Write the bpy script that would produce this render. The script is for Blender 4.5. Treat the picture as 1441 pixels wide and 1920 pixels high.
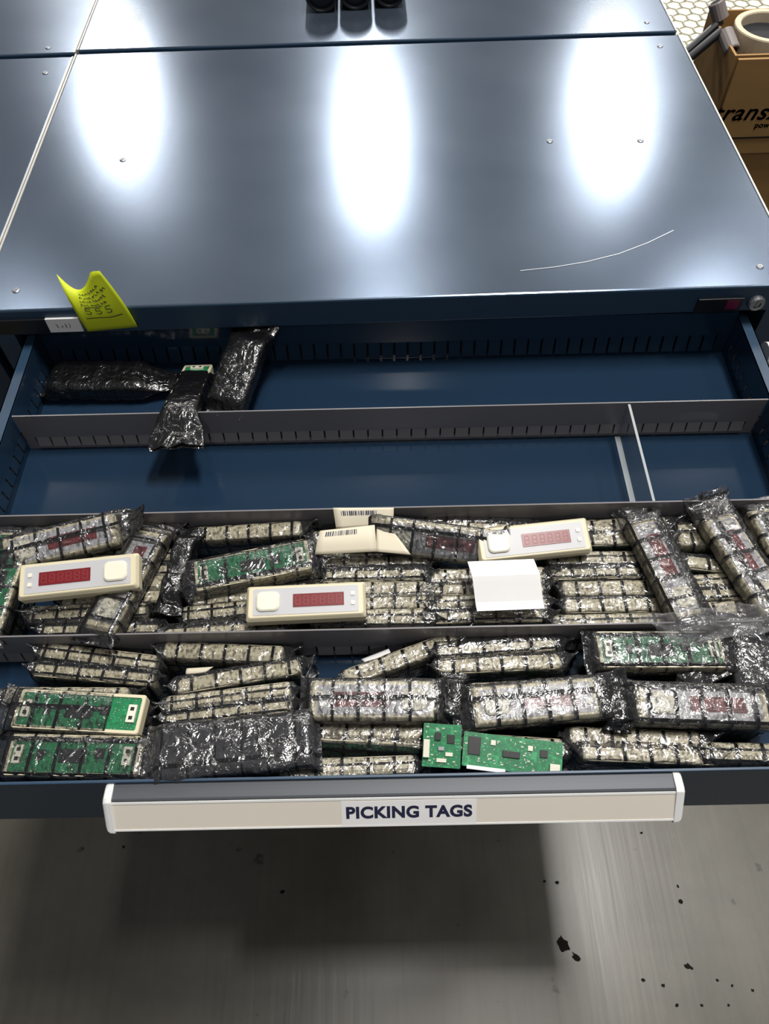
import bpy, bmesh, math, random
from mathutils import Vector, Matrix, noise, Euler
random.seed(7)
R = math.radians
scene = bpy.context.scene
for o in list(bpy.data.objects): bpy.data.objects.remove(o)

# ---------------------------------------------------------------- camera, world, lamps, exposure
F, CX, CY = 1442.0, 720.5, 960.0
CAM = Vector((-0.01748, -0.66907, 1.57286))
PITCH, YAW, ROLL = 0.978947, -0.005797, -0.029393
_f = Vector((0, math.cos(PITCH), -math.sin(PITCH))); _u = Vector((0, math.sin(PITCH), math.cos(PITCH))); _r = Vector((1, 0, 0))
_Z = Matrix.Rotation(YAW, 3, 'Z'); _f, _u, _r = _Z @ _f, _Z @ _u, _Z @ _r
_c, _s = math.cos(ROLL), math.sin(ROLL)
_r, _u = _c * _r + _s * _u, -_s * _r + _c * _u
cd = bpy.data.cameras.new('camera'); co = bpy.data.objects.new('camera', cd); scene.collection.objects.link(co)
cd.sensor_fit = 'VERTICAL'; cd.sensor_height = 36.0; cd.lens = F * 36.0 / 1920.0; cd.clip_start = 0.01
m3 = Matrix((_r, _u, -_f)).transposed()
co.matrix_world = Matrix.Translation(CAM) @ m3.to_4x4()
scene.camera = co

w = bpy.data.worlds.new('world'); scene.world = w; w.use_nodes = True
w.node_tree.nodes['Background'].inputs[0].default_value = (0.93, 0.96, 1.0, 1)
w.node_tree.nodes['Background'].inputs[1].default_value = 0.13

def lamp(x, y, power, z=5.0, sx=0.42, sy=1.1):
    l = bpy.data.lights.new('high_bay_lamp', 'AREA'); l.shape = 'RECTANGLE'; l.size = sx; l.size_y = sy
    l.energy = power; l.color = (1.0, 0.97, 0.92)
    o = bpy.data.objects.new('high_bay_lamp', l); scene.collection.objects.link(o); o.location = (x, y, z)
for x, y, p in ((-2.8, 8.2, 190), (0.0, 7.2, 190), (2.6, 7.6, 190), (5.3, 7.8, 190)):
    lamp(x, y, p, sx=0.28, sy=2.1)
for x, y, p in ((-2.85, 3.9, 35), (0.08, 3.9, 35), (2.7, 3.9, 60), (5.4, 3.9, 60), (0.9, 0.35, 165), (2.7, 0.0, 20)):
    lamp(x, y, p)
lamp(0.1, -3.8, 26, sx=0.16, sy=0.32)
lamp(0.0, -0.4, 22, sx=0.14, sy=0.25)
scene.view_settings.view_transform = 'Standard'; scene.view_settings.look = 'None'
scene.view_settings.gamma = 1.0; scene.view_settings.use_curve_mapping = False
scene.view_settings.exposure = 0.0
try:
    scene.cycles.transparent_max_bounces = 32
except Exception:
    pass

def ray(px, py):
    return _f + (px - CX) / F * _r - (py - CY) / F * _u
def at(px, py, z=None, y=None, x=None):          # photo pixel -> point on a real plane of the place
    d = ray(px, py)
    t = (z - CAM.z) / d.z if z is not None else ((y - CAM.y) / d.y if y is not None else (x - CAM.x) / d.x)
    return CAM + t * d

# ---------------------------------------------------------------- helpers
def link(o): scene.collection.objects.link(o); return o
def tag(o, label=None, cat=None, group=None, kind=None):
    if label: o['label'] = label
    if cat: o['category'] = cat
    if group: o['group'] = group
    if kind: o['kind'] = kind
    return o
def thing(name, label, cat, loc=(0, 0, 0), group=None, rot=(0, 0, 0)):
    o = link(bpy.data.objects.new(name, None)); o.location = loc; o.rotation_euler = rot
    o.empty_display_size = 0.02
    return tag(o, label, cat, group)
def mesh_obj(name, me, mat=None, parent=None):
    o = link(bpy.data.objects.new(name, me))
    if mat is not None and not me.materials: me.materials.append(mat)
    if parent is not None: o.parent = parent
    return o
class MB:
    def __init__(s): s.v = []; s.f = []; s.uv = None
    def add(s, vs, fs):
        n = len(s.v); s.v += [tuple(v) for v in vs]; s.f += [tuple(i + n for i in f) for f in fs]; return s
    def box(s, x0, x1, y0, y1, z0, z1):
        return s.add([(x0,y0,z0),(x1,y0,z0),(x1,y1,z0),(x0,y1,z0),(x0,y0,z1),(x1,y0,z1),(x1,y1,z1),(x0,y1,z1)],
                     [(3,2,1,0),(4,5,6,7),(0,1,5,4),(1,2,6,5),(2,3,7,6),(3,0,4,7)])
    def loft(s, loops, cap0=True, cap1=True, closed=True):
        n = len(loops[0]); vs = [p for l in loops for p in l]; fs = []
        for i in range(len(loops) - 1):
            for j in range(n if closed else n - 1):
                k = (j + 1) % n; fs.append((i*n+j, i*n+k, (i+1)*n+k, (i+1)*n+j))
        if cap0: fs.append(tuple(reversed(range(n))))
        if cap1: fs.append(tuple((len(loops)-1)*n + j for j in range(n)))
        return s.add(vs, fs)
    def tube(s, pts, r, n=10, cap=True):
        pts = [Vector(p) for p in pts]; loops = []
        for i, p in enumerate(pts):
            d = (pts[min(i+1, len(pts)-1)] - pts[max(i-1, 0)]).normalized()
            a = d.orthogonal() if i == 0 else (prev - d * prev.dot(d))
            a.normalize(); prev = a; b = d.cross(a)
            rr = r[i] if isinstance(r, (list, tuple)) else r
            loops.append([p + rr * (math.cos(2*math.pi*k/n) * a + math.sin(2*math.pi*k/n) * b) for k in range(n)])
        return s.loft(loops, cap, cap)
    def mesh(s, name, smooth=False):
        me = bpy.data.meshes.new(name); me.from_pydata(s.v, [], s.f); me.validate(); me.update()
        if smooth:
            for p in me.polygons: p.use_smooth = True
        return me
    def build(s, name, mat, parent=None, smooth=False, bevel=0):
        o = mesh_obj(name, s.mesh(name, smooth), mat, parent)
        if bevel:
            b = o.modifiers.new('bevel', 'BEVEL'); b.width = bevel; b.segments = 2; b.limit_method = 'ANGLE'
        return o
def rrect(L, W, r, z, n=4, cx=0, cy=0):
    out = []
    for sx, sy, a0 in ((1, 1, 0), (-1, 1, 90), (-1, -1, 180), (1, -1, 270)):
        for k in range(n + 1):
            a = R(a0 + 90 * k / n)
            out.append((cx + sx * (L/2 - r) + r * math.cos(a), cy + sy * (W/2 - r) + r * math.sin(a), z))
    return out
def text_mesh(body, size, bold=0.0, shear=0.0):
    c = bpy.data.curves.new('lettering', 'FONT'); c.body = body; c.size = size; c.align_x = 'CENTER'; c.align_y = 'CENTER'
    c.offset = bold; c.shear = shear; c.extrude = 0.00005; c.space_character = 1.06
    o = link(bpy.data.objects.new('lettering', c)); bpy.context.view_layer.update()
    dg = bpy.context.evaluated_depsgraph_get()
    me = bpy.data.meshes.new_from_object(o.evaluated_get(dg)); bpy.data.objects.remove(o); return me

# ---------------------------------------------------------------- materials
def new_mat(name):
    m = bpy.data.materials.new(name); m.use_nodes = True; nt = m.node_tree
    return m, nt, nt.nodes['Principled BSDF']
def N(nt, t, **kw):
    n = nt.nodes.new(t)
    for k, v in kw.items(): setattr(n, k, v)
    return n
def mat(name, col, rough=0.5, metal=0.0, spec=0.5, var=0.0, scale=40, bump=0.0, coat=0.0, stretch=(1, 1, 1)):
    m, nt, b = new_mat(name)
    b.inputs['Roughness'].default_value = rough; b.inputs['Metallic'].default_value = metal
    b.inputs['Specular IOR Level'].default_value = spec; b.inputs['Coat Weight'].default_value = coat
    tc = N(nt, 'ShaderNodeTexCoord'); mp = N(nt, 'ShaderNodeMapping'); mp.inputs['Scale'].default_value = stretch
    nt.links.new(tc.outputs['Object'], mp.inputs[0])
    no = N(nt, 'ShaderNodeTexNoise'); no.inputs['Scale'].default_value = scale; no.inputs['Detail'].default_value = 5
    nt.links.new(mp.outputs[0], no.inputs['Vector'])
    mr = N(nt, 'ShaderNodeMapRange'); mr.inputs[3].default_value = 1 - var; mr.inputs[4].default_value = 1 + var
    nt.links.new(no.outputs[0], mr.inputs[0])
    mx = N(nt, 'ShaderNodeVectorMath', operation='SCALE'); mx.inputs[0].default_value = col[:3]
    nt.links.new(mr.outputs[0], mx.inputs['Scale']); nt.links.new(mx.outputs[0], b.inputs['Base Color'])
    if bump:
        bp = N(nt, 'ShaderNodeBump'); bp.inputs['Strength'].default_value = bump; bp.inputs['Distance'].default_value = 0.001
        nt.links.new(no.outputs[0], bp.inputs['Height']); nt.links.new(bp.outputs[0], b.inputs['Normal'])
    return m

M = {}
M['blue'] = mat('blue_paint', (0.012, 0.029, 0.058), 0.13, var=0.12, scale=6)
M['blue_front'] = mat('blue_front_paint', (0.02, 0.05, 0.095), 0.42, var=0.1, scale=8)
M['rail'] = mat('slide_steel', (0.03, 0.05, 0.085), 0.35, metal=0.5, var=0.1)
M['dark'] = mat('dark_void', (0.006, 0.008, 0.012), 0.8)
M['alu'] = mat('brushed_aluminium', (0.07, 0.076, 0.088), 0.5, metal=0.3, var=0.08, scale=30, stretch=(0.05, 1, 1))
M['cap'] = mat('white_plastic', (0.82, 0.82, 0.81), 0.35, var=0.03)
M['strip'] = mat('cream_label_strip', (0.78, 0.72, 0.63), 0.4, var=0.05, scale=8)
M['paper'] = mat('white_paper', (0.84, 0.83, 0.83), 0.65, var=0.03)
M['cpaper'] = mat('cream_paper', (0.66, 0.60, 0.47), 0.65, var=0.05)
M['ink'] = mat('navy_ink', (0.012, 0.014, 0.05), 0.6)
M['pen'] = mat('pen_ink', (0.06, 0.09, 0.02), 0.7)
M['yellow'] = mat('yellow_note_paper', (0.62, 0.72, 0.012), 0.6, var=0.06, scale=20)
M['black'] = mat('black_plastic', (0.008, 0.009, 0.012), 0.35, var=0.1)
M['cap_black'] = mat('black_end_cap', (0.012, 0.02, 0.03), 0.45, var=0.1)
M['red_badge'] = mat('red_badge_print', (0.13, 0.004, 0.03), 0.4)
M['steel'] = mat('screw_steel', (0.28, 0.29, 0.31), 0.4, metal=0.9)
M['cream'] = mat('cream_abs_plastic', (0.64, 0.58, 0.41), 0.42, var=0.04, scale=60)
M['facegrey'] = mat('grey_face_foil', (0.47, 0.47, 0.49), 0.38, var=0.03, scale=60)
M['button'] = mat('ivory_button', (0.76, 0.73, 0.60), 0.4, var=0.02)
M['conn'] = mat('connector_nylon', (0.68, 0.66, 0.55), 0.45)
M['chip'] = mat('chip_black', (0.01, 0.011, 0.012), 0.4)
M['wall'] = mat('grey_wall_paint', (0.4, 0.41, 0.42), 0.7, var=0.06, scale=3)
M['solder'] = mat('pale_solder', (0.4, 0.46, 0.36), 0.4, metal=0.2, var=0.3, scale=300)
M['boxink'] = mat('faded_box_ink', (0.035, 0.02, 0.012), 0.8)
M['trim'] = mat('bare_metal_edge', (0.5, 0.49, 0.46), 0.4, metal=0.2, var=0.15, scale=30)
M['hexwire'] = mat('galvanised_wire', (0.34, 0.33, 0.24), 0.5, metal=0.3)
M['panelwhite'] = mat('cream_white_board', (0.93, 0.9, 0.8), 0.7, var=0.05, scale=12)
M['card_core'] = mat('roll_core_paper', (0.62, 0.52, 0.38), 0.7, var=0.12, scale=25)
M['grey_fit'] = mat('grey_coupling', (0.22, 0.19, 0.185), 0.5, var=0.1)

def steel_top():                                   # blue lacquered steel with fine brushing and scratches
    m, nt, b = new_mat('blue_steel_top')
    b.inputs['Base Color'].default_value = (0.2, 0.27, 0.38, 1)
    b.inputs['Metallic'].default_value = 0.75; b.inputs['Roughness'].default_value = 0.3
    tc = N(nt, 'ShaderNodeTexCoord')
    no = N(nt, 'ShaderNodeTexNoise'); no.inputs['Scale'].default_value = 7; no.inputs['Detail'].default_value = 6
    nt.links.new(tc.outputs['Object'], no.inputs['Vector'])
    mr = N(nt, 'ShaderNodeMapRange'); mr.inputs[3].default_value = 0.18; mr.inputs[4].default_value = 0.22
    nt.links.new(no.outputs[0], mr.inputs[0]); nt.links.new(mr.outputs[0], b.inputs['Roughness'])
    cr = N(nt, 'ShaderNodeValToRGB'); cr.color_ramp.elements[0].color = (0.105, 0.14, 0.2, 1); cr.color_ramp.elements[1].color = (0.13, 0.165, 0.22, 1)
    nt.links.new(no.outputs[0], cr.inputs[0]); nt.links.new(cr.outputs[0], b.inputs['Base Color'])
    return m
M['top'] = steel_top()

def concrete():
    m, nt, b = new_mat('sealed_concrete')
    tc = N(nt, 'ShaderNodeTexCoord')
    n1 = N(nt, 'ShaderNodeTexNoise'); n1.inputs['Scale'].default_value = 3.2; n1.inputs['Detail'].default_value = 9; n1.inputs['Roughness'].default_value = 0.65
    nt.links.new(tc.outputs['Object'], n1.inputs['Vector'])
    cr = N(nt, 'ShaderNodeValToRGB'); cr.color_ramp.elements[0].position = 0.3; cr.color_ramp.elements[0].color = (0.085, 0.079, 0.064, 1)
    cr.color_ramp.elements[1].position = 0.72; cr.color_ramp.elements[1].color = (0.15, 0.14, 0.115, 1)
    nt.links.new(n1.outputs[0], cr.inputs[0])
    mp = N(nt, 'ShaderNodeMapping'); mp.inputs['Scale'].default_value = (60, 3, 1); nt.links.new(tc.outputs['Object'], mp.inputs[0])
    n2 = N(nt, 'ShaderNodeTexNoise'); n2.inputs['Scale'].default_value = 1.2; n2.inputs['Detail'].default_value = 4
    nt.links.new(mp.outputs[0], n2.inputs['Vector'])
    r2 = N(nt, 'ShaderNodeMapRange'); r2.inputs[1].default_value = 0.3; r2.inputs[2].default_value = 0.5; r2.inputs[3].default_value = 0.9; r2.inputs[4].default_value = 1.0
    nt.links.new(n2.outputs[0], r2.inputs[0])
    # oil spots
    n3 = N(nt, 'ShaderNodeTexNoise'); n3.inputs['Scale'].default_value = 17; n3.inputs['Detail'].default_value = 6; nt.links.new(tc.outputs['Object'], n3.inputs['Vector'])
    r3 = N(nt, 'ShaderNodeMapRange'); r3.inputs[1].default_value = 0.68; r3.inputs[2].default_value = 0.72; r3.inputs[3].default_value = 1.0; r3.inputs[4].default_value = 0.25
    nt.links.new(n3.outputs[0], r3.inputs[0])
    mu = N(nt, 'ShaderNodeMath', operation='MULTIPLY'); nt.links.new(r2.outputs[0], mu.inputs[0]); nt.links.new(r3.outputs[0], mu.inputs[1])
    sc = N(nt, 'ShaderNodeVectorMath', operation='SCALE'); nt.links.new(cr.outputs[0], sc.inputs[0]); nt.links.new(mu.outputs[0], sc.inputs['Scale'])
    nt.links.new(sc.outputs[0], b.inputs['Base Color'])
    r4 = N(nt, 'ShaderNodeMapRange'); r4.inputs[3].default_value = 0.22; r4.inputs[4].default_value = 0.42
    nt.links.new(n1.outputs[0], r4.inputs[0]); nt.links.new(r4.outputs[0], b.inputs['Roughness'])
    bp = N(nt, 'ShaderNodeBump'); bp.inputs['Strength'].default_value = 0.12; bp.inputs['Distance'].default_value = 0.002
    nt.links.new(n2.outputs[0], bp.inputs['Height']); nt.links.new(bp.outputs[0], b.inputs['Normal'])
    return m
M['floor'] = concrete()
M['stain'] = mat('oil_stain', (0.012, 0.011, 0.009), 0.85, spec=0.1)
M['cardboard'] = mat('brown_cardboard', (0.34, 0.19, 0.065), 0.8, var=0.22, scale=9, bump=0.2, stretch=(1, 1, 4))
M['scratch'] = mat('bare_scratch', (0.5, 0.52, 0.55), 0.3, metal=0.6)

def clear(name, tint, trans, rough=0.08, diff=(0.3, 0.3, 0.33)):
    m = bpy.data.materials.new(name); m.use_nodes = True; nt = m.node_tree; nt.nodes.clear()
    out = N(nt, 'ShaderNodeOutputMaterial'); t = N(nt, 'ShaderNodeBsdfTransparent'); t.inputs[0].default_value = (*tint, 1)
    p = N(nt, 'ShaderNodeBsdfPrincipled'); p.inputs['Base Color'].default_value = (*diff, 1); p.inputs['Roughness'].default_value = rough
    tc = N(nt, 'ShaderNodeTexCoord'); no = N(nt, 'ShaderNodeTexNoise'); no.inputs['Scale'].default_value = 30; nt.links.new(tc.outputs['Object'], no.inputs['Vector'])
    mr = N(nt, 'ShaderNodeMapRange'); mr.inputs[3].default_value = trans - 0.04; mr.inputs[4].default_value = trans + 0.04
    nt.links.new(no.outputs[0], mr.inputs[0])
    mx = N(nt, 'ShaderNodeMixShader'); nt.links.new(mr.outputs[0], mx.inputs[0]); nt.links.new(p.outputs[0], mx.inputs[1]); nt.links.new(t.outputs[0], mx.inputs[2])
    nt.links.new(mx.outputs[0], out.inputs[0]); return m
M['divider'] = clear('smoky_grey_divider', (0.8, 0.78, 0.8), 0.12, 0.3, (0.2, 0.19, 0.2))
M['clearfilm'] = clear('clear_bag_film', (0.86, 0.86, 0.87), 0.74, 0.12, (0.3, 0.3, 0.31))
M['acrylic'] = clear('clear_acrylic', (0.93, 0.95, 0.96), 0.86, 0.06, (0.4, 0.42, 0.44))
M['acrylic_edge'] = clear('acrylic_edge', (0.9, 0.92, 0.93), 0.35, 0.25, (0.5, 0.53, 0.55))

def bag_mat(name, trans, film, tint, lw=0.052, print_amt=0.5, rough=0.16, gloss=0.06):   # static-shield film with a printed black grid
    m = bpy.data.materials.new(name); m.use_nodes = True; nt = m.node_tree; nt.nodes.clear(); L = nt.links.new
    out = N(nt, 'ShaderNodeOutputMaterial')
    uv = N(nt, 'ShaderNodeUVMap'); sp = N(nt, 'ShaderNodeSeparateXYZ'); L(uv.outputs[0], sp.inputs[0])
    masks = []
    for k in (0, 1):
        d = N(nt, 'ShaderNodeMath', operation='DIVIDE'); d.inputs[1].default_value = 0.0215; L(sp.outputs[k], d.inputs[0])
        fr = N(nt, 'ShaderNodeMath', operation='FRACT'); L(d.outputs[0], fr.inputs[0])
        sb = N(nt, 'ShaderNodeMath', operation='SUBTRACT'); sb.inputs[1].default_value = 0.5; L(fr.outputs[0], sb.inputs[0])
        ab = N(nt, 'ShaderNodeMath', operation='ABSOLUTE'); L(sb.outputs[0], ab.inputs[0])
        g = N(nt, 'ShaderNodeMath', operation='LESS_THAN'); g.inputs[1].default_value = lw; L(ab.outputs[0], g.inputs[0]); masks.append(g)
    mx = N(nt, 'ShaderNodeMath', operation='MAXIMUM'); L(masks[0].outputs[0], mx.inputs[0]); L(masks[1].outputs[0], mx.inputs[1])
    # small printed marks
    mp = N(nt, 'ShaderNodeMapping'); mp.inputs['Scale'].default_value = (330, 220, 1); L(uv.outputs[0], mp.inputs[0])
    n1 = N(nt, 'ShaderNodeTexNoise'); n1.inputs['Scale'].default_value = 1.0; n1.inputs['Detail'].default_value = 2; L(mp.outputs[0], n1.inputs['Vector'])
    r1 = N(nt, 'ShaderNodeMapRange'); r1.inputs[1].default_value = 0.52; r1.inputs[2].default_value = 0.62; r1.inputs[3].default_value = 0.0; r1.inputs[4].default_value = print_amt
    L(n1.outputs[0], r1.inputs[0])
    ma = N(nt, 'ShaderNodeMath', operation='MAXIMUM'); L(mx.outputs[0], ma.inputs[0]); L(r1.outputs[0], ma.inputs[1])
    # crinkle
    tc = N(nt, 'ShaderNodeTexCoord'); n2 = N(nt, 'ShaderNodeTexNoise'); n2.inputs['Scale'].default_value = 75; n2.inputs['Detail'].default_value = 3; n2.inputs['Distortion'].default_value = 1.2
    L(tc.outputs['Object'], n2.inputs['Vector'])
    bp = N(nt, 'ShaderNodeBump'); bp.inputs['Strength'].default_value = 0.75; bp.inputs['Distance'].default_value = 0.004; L(n2.outputs[0], bp.inputs['Height'])
    tr = N(nt, 'ShaderNodeBsdfTransparent'); tr.inputs[0].default_value = (*tint, 1)
    gl = N(nt, 'ShaderNodeBsdfPrincipled'); gl.inputs['Base Color'].default_value = (*film, 1); gl.inputs['Roughness'].default_value = rough
    gl.inputs['Specular IOR Level'].default_value = 1.0; gl.inputs['Metallic'].default_value = 0.0; L(bp.outputs[0], gl.inputs['Normal'])
    lwt = N(nt, 'ShaderNodeFresnel'); lwt.inputs[0].default_value = 1.5; L(bp.outputs[0], lwt.inputs['Normal'])
    r2 = N(nt, 'ShaderNodeMapRange'); r2.inputs[1].default_value = 0.04; r2.inputs[2].default_value = 0.5; r2.inputs[3].default_value = 1 - trans; r2.inputs[4].default_value = 0.95
    L(lwt.outputs[0], r2.inputs[0])
    s1 = N(nt, 'ShaderNodeMixShader'); L(r2.outputs[0], s1.inputs[0]); L(tr.outputs[0], s1.inputs[1]); L(gl.outputs[0], s1.inputs[2])
    bk = N(nt, 'ShaderNodeBsdfPrincipled'); bk.inputs['Base Color'].default_value = (0.006, 0.006, 0.007, 1); bk.inputs['Roughness'].default_value = 0.35; bk.inputs['Specular IOR Level'].default_value = 0.2; L(bp.outputs[0], bk.inputs['Normal'])
    s2 = N(nt, 'ShaderNodeMixShader'); L(ma.outputs[0], s2.inputs[0]); L(s1.outputs[0], s2.inputs[1]); L(bk.outputs[0], s2.inputs[2])
    gg = N(nt, 'ShaderNodeBsdfGlossy'); gg.inputs['Color'].default_value = (gloss, gloss, gloss, 1); gg.inputs['Roughness'].default_value = 0.11; L(bp.outputs[0], gg.inputs['Normal'])
    ad = N(nt, 'ShaderNodeAddShader'); L(s2.outputs[0], ad.inputs[0]); L(gg.outputs[0], ad.inputs[1])
    L(ad.outputs[0], out.inputs[0]); return m
M['bag'] = bag_mat('grid_antistatic_film', 0.84, (0.08, 0.08, 0.085), (0.9, 0.9, 0.905), lw=0.058, gloss=0.05)
M['bagdark'] = bag_mat('dark_antistatic_film', 0.25, (0.006, 0.006, 0.007), (0.12, 0.12, 0.13), lw=0.07, rough=0.2, gloss=0.03)
M['baggrey'] = bag_mat('grey_antistatic_film', 0.4, (0.05, 0.05, 0.055), (0.35, 0.35, 0.37), lw=0.05, rough=0.16)

def pcb_mat():
    m, nt, b = new_mat('green_circuit_board'); L = nt.links.new
    tc = N(nt, 'ShaderNodeTexCoord'); mp = N(nt, 'ShaderNodeMapping'); mp.inputs['Scale'].default_value = (260, 330, 60); L(tc.outputs['Object'], mp.inputs[0])
    v = N(nt, 'ShaderNodeTexVoronoi', distance='CHEBYCHEV'); v.inputs['Scale'].default_value = 1.0; L(mp.outputs[0], v.inputs['Vector'])
    cr = N(nt, 'ShaderNodeValToRGB'); e = cr.color_ramp.elements; e[0].color = (0.28, 0.4, 0.3, 1); e[0].position = 0.0; e[1].color = (0.008, 0.13, 0.05, 1); e[1].position = 0.22
    x = e.new(0.55); x.color = (0.012, 0.2, 0.075, 1); x = e.new(0.75); x.color = (0.04, 0.3, 0.12, 1)
    L(v.outputs['Distance'], cr.inputs[0]); L(cr.outputs[0], b.inputs['Base Color']); b.inputs['Roughness'].default_value = 0.35
    return m
M['pcb'] = pcb_mat()
def display_mat():
    m, nt, b = new_mat('red_display_window'); L = nt.links.new
    tc = N(nt, 'ShaderNodeTexCoord'); no = N(nt, 'ShaderNodeTexNoise'); no.inputs['Scale'].default_value = 300; L(tc.outputs['Object'], no.inputs['Vector'])
    cr = N(nt, 'ShaderNodeValToRGB'); cr.color_ramp.elements[0].color = (0.12, 0.006, 0.01, 1); cr.color_ramp.elements[1].color = (0.21, 0.014, 0.02, 1)
    L(no.outputs[0], cr.inputs[0]); L(cr.outputs[0], b.inputs['Base Color']); b.inputs['Roughness'].default_value = 0.3
    return m
M['display'] = display_mat()
M['digit'] = mat('display_digit', (0.23, 0.03, 0.03), 0.4)

# ---------------------------------------------------------------- setting
def structure(mb, name, m, label, cat):
    o = mb.build(name, m); tag(o, label, cat, kind='structure'); return o
floor = structure(MB().box(-4, 6, -4, 12, -0.05, 0.0), 'floor', M['floor'], 'grey sealed concrete floor with scratches and oil spots', 'floor')
structure(MB().box(-4, 6, 12, 12.2, 0, 7), 'wall_back', M['wall'], 'plain grey warehouse wall far behind the cabinets', 'wall')
# oil stains on the floor, irregular blots
def blot(px, py, r, seed, el=1.0, rot=0.0):
    c = at(px, py, z=0.0); n = 22; rnd = random.Random(seed); vs = [(0, 0, 0)]
    for k in range(n):
        a = 2 * math.pi * k / n; q = r * (0.75 + 0.5 * noise.noise(Vector((math.cos(a) * 1.7, math.sin(a) * 1.7, seed * 3.1))))
        x, y = q * math.cos(a) * el, q * math.sin(a)
        vs.append((x * math.cos(rot) - y * math.sin(rot), x * math.sin(rot) + y * math.cos(rot), 0))
    o = MB().add(vs, [(0, 1 + k, 1 + (k + 1) % n) for k in range(n)]).build('oil_stain', M['stain'], floor)
    o.location = (c.x, c.y, 0.0006); return o
stains = [(1055, 1770, .011, 1.6, -1), (1080, 1795, .006, 2, -.9), (1205, 1838, .004, 1, 0), (1243, 1848, .004, 1, 0), (1290, 1812, .006, 1.6, -.6),
          (1270, 1662, .003, 1, 0), (1275, 1690, .004, 1.4, -1), (1344, 1838, .003, 1, 0), (1372, 1848, .003, 1, 0), (1365, 1885, .003, 1, 0), (1315, 1885, .003, 1, 0),
          (1410, 1857, .003, 1.3, -.5), (1020, 1653, .003, 1.6, 0), (1044, 1655, .004, 1, 0), (1268, 1885, .004, 1, 0), (1202, 1562, .003, 1.4, 0), (530, 1672, .004, 1.5, .4), (232, 1588, .004, 1, 0)]
for i, (px, py, r, el, rot) in enumerate(stains):
    o = blot(px, py, r, i + 1, el, rot)

# ---------------------------------------------------------------- cabinets
W, D = 0.914, 0.5717
LIP = 0.036
def cabinet(label, x0, x1, y0, y1, front_open=False, screws=()):
    t = thing('storage_cabinet', label, 'cabinet', ((x0 + x1) / 2, (y0 + y1) / 2, 0.0))
    hx, hy = (x1 - x0) / 2, (y1 - y0) / 2
    tp = MB().box(-hx, hx, -hy, hy, 1 - LIP, 1.0).build('top_panel', M['top'], t, bevel=0.0022)
    tp.data.materials.append(M['blue_front'])
    for p in tp.data.polygons:
        if abs(p.normal.z) < 0.5: p.material_index = 1
    for s in (-1, 1):
        MB().box(s * hx - .0011, s * hx + .0011, -hy + .001, hy - .001, .986, 1.0007).build('edge_trim', M['trim'], t)
    if front_open:
        b = MB()
        b.box(-hx + .002, -hx + .0025 + .0015, -hy + .004, hy - .002, .08, 1 - LIP)
        b.box(hx - .004, hx - .002, -hy + .004, hy - .002, .08, 1 - LIP)
        b.box(-hx + .004, hx - .004, hy - .004, hy - .002, .08, 1 - LIP)
        b.box(-hx + .004, hx - .004, -hy + .04, hy - .004, .08, .80)
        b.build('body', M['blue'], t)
        for s in (-1, 1):
            q = MB().box(min(s * (hx - .004), s * (hx - .026)), max(s * (hx - .004), s * (hx - .026)), -hy + .003, -hy + .03, .08, 1 - LIP)
            q.build('front_post', M['blue_front'], t)
            q = MB().box(min(s * (hx - .027), s * (hx - .043)), max(s * (hx - .027), s * (hx - .043)), -hy + .002, hy - .01, .905, .93)
            q.build('slide_channel', M['rail'], t)
    else:
        MB().box(-hx + .003, hx - .003, -hy + .004, hy - .003, .08, 1 - LIP).build('body', M['blue'], t)
    MB().box(-hx + .03, hx - .03, -hy + .05, hy - .02, 0.0, .08).build('plinth', M['dark'], t)
    for px, py in screws:
        c = at(px, py, z=1.0)
        q = MB().loft([[(r * math.cos(2*math.pi*k/12), r * math.sin(2*math.pi*k/12), z) for k in range(12)] for r, z in ((.0042, 0), (.0042, .0006), (.003, .0014))])
        q.loft([[(r * math.cos(2*math.pi*k/6), r * math.sin(2*math.pi*k/6), z) for k in range(6)] for r, z in ((.0012, .0013), (.0012, .0018))])
        o = q.build('screw', M['steel'], t, smooth=False); o.location = (c.x - (x0 + x1) / 2, c.y - (y0 + y1) / 2, 1.0)
    return t
main = cabinet('blue steel cabinet with the drawer of bagged tags pulled open', -W/2, W/2, 0, D, True,
               ((1237, 87), (1200, 264), (1424, 500), (230, 300), (30, 545), (1030, 265)))
GAP = 0.0035
cabinet('blue steel cabinet at the left, partly in frame, beside the open one', -W/2 - GAP - 1.2, -W/2 - GAP, -0.004, D - 0.007, False, ((85, 137),))
cabinet('blue steel cabinet behind the open one, carrying the black tubes', -W/2, W/2, D + .011, 2 * D + .011, False, ((1212, 42),))
cabinet('blue steel cabinet in the top left corner, behind the left one', -W/2 - GAP - 1.2, -W/2 - GAP, D + .004, 2 * D + .004, False, ((90, 90),))
mx0, my0 = 0.0, D / 2          # origin of the main cabinet
def on_front(mb, name, m, dy=0.0, **k):           # a plate on the lip of the main cabinet, given in world x / z
    o = mb.build(name, m, main, **k); o.location = (-mx0, -my0 + dy, 0); return o
fy = -0.0022
on_front(MB().box(-.452, -.3855, fy - .001, fy + .0025, .9685, .9885), 'name_plate', M['black'], bevel=.0006)
lab = on_front(MB().box(-.3850, -.348, fy - .0008, fy + .0025, .9695, .9885), 'white_label', M['paper'])
on_front(MB().box(.345, .3965, fy - .001, fy + .0025, .9665, .9855), 'badge', M['black'], bevel=.0006)
on_front(MB().box(.378, .392, fy - .0014, fy + .001, .971, .983), 'badge_print', M['red_badge'])
lk = MB().loft([[(.412 + r * math.cos(2*math.pi*k/20), y, .9775 + r * math.sin(2*math.pi*k/20)) for k in range(20)][::-1] for r, y in ((.0095, .0), (.0095, -.004), (.008, -.006), (.0045, -.006), (.0045, -.0045))])
lk.box(.4112, .4128, -.0052, -.0046, .9745, .9805)
on_front(lk, 'lock', M['steel'])
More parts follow.
